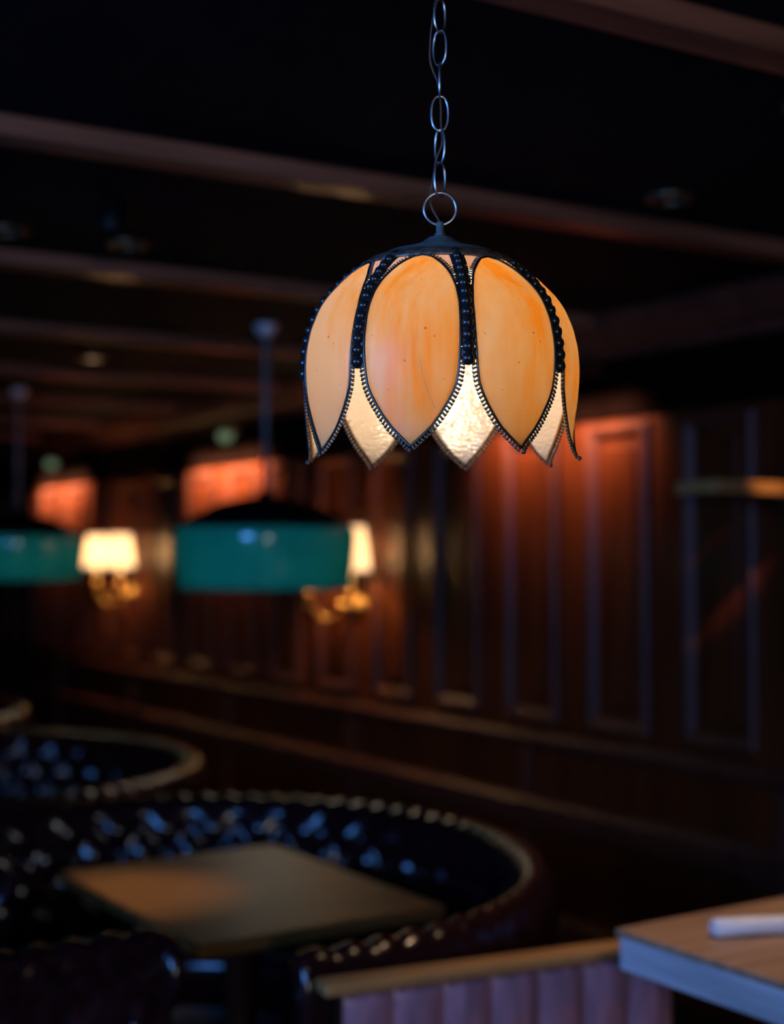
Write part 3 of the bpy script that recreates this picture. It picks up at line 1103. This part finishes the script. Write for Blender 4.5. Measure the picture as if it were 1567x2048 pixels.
for s in (-1, 1):                                     # rolled arm fronts
    scroll = []
    for k in range(40):
        a = 2 * PI * k / 40
        if s < 0:
            scroll.append((X_F + 0.005, s * W2 + 0.062 * math.cos(a), 0.735 + 0.062 * math.sin(a)))
        else:
            scroll.append((X_F - 0.06 + 0.058 * math.cos(a) * 0.9, s * W2 - 0.07 - 0.058 * math.cos(a) * 0.45, 0.745 + 0.058 * math.sin(a)))
    tube('arm_scroll', scroll, 0.022, M['leather'], st, 8, True)

# booth table
bt = empty('booth_table', (1.69, 3.315, 0))
tag(bt, 'rectangular honey wood table inside the horseshoe booth', 'table')
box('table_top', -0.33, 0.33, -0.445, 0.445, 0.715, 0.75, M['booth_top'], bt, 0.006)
lathe('pedestal', [(0, 0.715), (0.12, 0.715), (0.12, 0.70), (0.05, 0.66), (0.04, 0.40), (0.055, 0.20), (0.06, 0.06), (0, 0.06)], M['dark_wood'], bt, 24)
lathe('base', [(0, 0.07), (0.06, 0.065), (0.24, 0.03), (0.26, 0.012), (0.26, 0.0), (0, 0.0)], M['dark_wood'], bt, 32)

# near bench with wooden cap
nb = empty('bench', (1.72, 2.285, 0), math.radians(-9))
tag(nb, 'oxblood leather bench back, blue light in its plum colour, with honey wood cap in the foreground', 'bench')
box('wood_cap', -0.37, 0.43, -0.04, 0.022, 0.78, 0.805, M['gold_wood'], nb, 0.008)
box('frame', -0.33, 0.42, -0.015, 0.015, 0.02, 0.781, M['dark_wood'], nb)
NCH = 7
wch = 0.74 / NCH
g = []
for k in range(NCH):                                  # padded vertical channels
    xa = -0.325 + k * wch
    V, F = [], []
    for z in (0.46, 0.50, 0.70, 0.755, 0.778):
        for j in range(9):
            a = PI * j / 8
            d = 0.014 * math.sin(a) ** 0.8 * (0.35 if z > 0.77 else 1.0)
            V.append(Vector((xa + wch * j / 8, -0.016 - d, z)))
    for i in range(4):
        for j in range(8):
            F.append([i * 9 + j, i * 9 + j + 1, (i + 1) * 9 + j + 1, (i + 1) * 9 + j])
    F.append([j for j in range(9)][::-1])
    F.append([36 + j for j in range(9)])
    mesh_obj('back_channel', V, F, M['leather2'], nb, True)
box('seat', -0.33, 0.42, -0.44, -0.016, 0.34, 0.46, M['leather2'], nb, 0.03)
box('plinth', -0.31, 0.40, -0.40, -0.016, 0.0, 0.34, M['dark_wood'], nb)

# near table, lower right
nt_ = empty('high_table', (2.25, 1.595, 0))
tag(nt_, 'thick oak table corner in the lower right foreground', 'table')
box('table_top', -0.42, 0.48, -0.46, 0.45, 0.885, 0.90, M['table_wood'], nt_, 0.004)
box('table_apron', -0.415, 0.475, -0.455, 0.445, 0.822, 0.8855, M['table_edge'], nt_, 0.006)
lathe('pedestal', [(0, 0.822), (0.16, 0.822), (0.16, 0.80), (0.06, 0.76), (0.045, 0.45), (0.06, 0.20), (0.07, 0.05), (0, 0.05)], M['dark_wood'], nt_, 24)
lathe('base', [(0, 0.06), (0.07, 0.055), (0.27, 0.03), (0.29, 0.012), (0.29, 0.0), (0, 0.0)], M['dark_wood'], nt_, 32)

# rolled napkin on it
nk = empty('rolled_napkin', (2.096, 1.834, 0.9), math.radians(-22))
tag(nk, 'rolled white napkin lying on the thick oak table', 'napkin')
V, F = [], []
NS = 40
for i, xx in enumerate((-0.17, -0.165, -0.10, 0.0, 0.10, 0.165, 0.17)):
    for k in range(NS):
        a = 2 * PI * k / NS
        r = 0.0165 + 0.0012 * math.sin(3 * a + xx * 20) - (0.003 if abs(xx) > 0.168 else 0)
        V.append(Vector((xx, r * math.cos(a) * 1.15, 0.0165 + r * math.sin(a))))
for i in range(6):
    for k in range(NS):
        k2 = (k + 1) % NS
        F.append([i * NS + k, i * NS + k2, (i + 1) * NS + k2, (i + 1) * NS + k])
F.append(list(range(NS))[::-1])
F.append([6 * NS + k for k in range(NS)])
mesh_obj('roll', V, F, M['linen'], nk, True)
sp = []
for k in range(60):
    a = 2 * PI * 2.4 * k / 60
    r = 0.003 + 0.011 * k / 60
    sp.append((-0.1715, r * math.cos(a), 0.0165 + r * math.sin(a)))
tube('folded_end', sp, 0.0013, M['linen'], nk, 5)

# short shelf jutting from the panelled wall, right edge
sf = empty('wall_shelf', (XW, 3.12, 1.82))
tag(sf, 'short honey wood shelf jutting from the panelled wall, right edge', 'shelf')
box('board', -0.50, -0.003, -0.02, 0.16, -0.022, 0.02, M['gold_wood'], sf, 0.005)
V, F = [], []
br = [(-0.004, -0.022), (-0.16, -0.022), (-0.12, -0.05), (-0.05, -0.10), (-0.03, -0.2), (-0.004, -0.22)]
for yq in (0.05, 0.08):
    for a, b in br:
        V.append(Vector((a, yq, b)))
n = len(br)
F = [[i, (i + 1) % n, n + (i + 1) % n, n + i] for i in range(n)] + [list(range(n))[::-1], [n + i for i in range(n)]]
mesh_obj('bracket', V, F, M['dark_wood'], sf, False)

# warm downlight added to brighten the foreground, unseen above the frame
downlight(2.30, 1.95, True, 'added recessed downlight brightening the oak table, out of the frame', 45, angle=70)
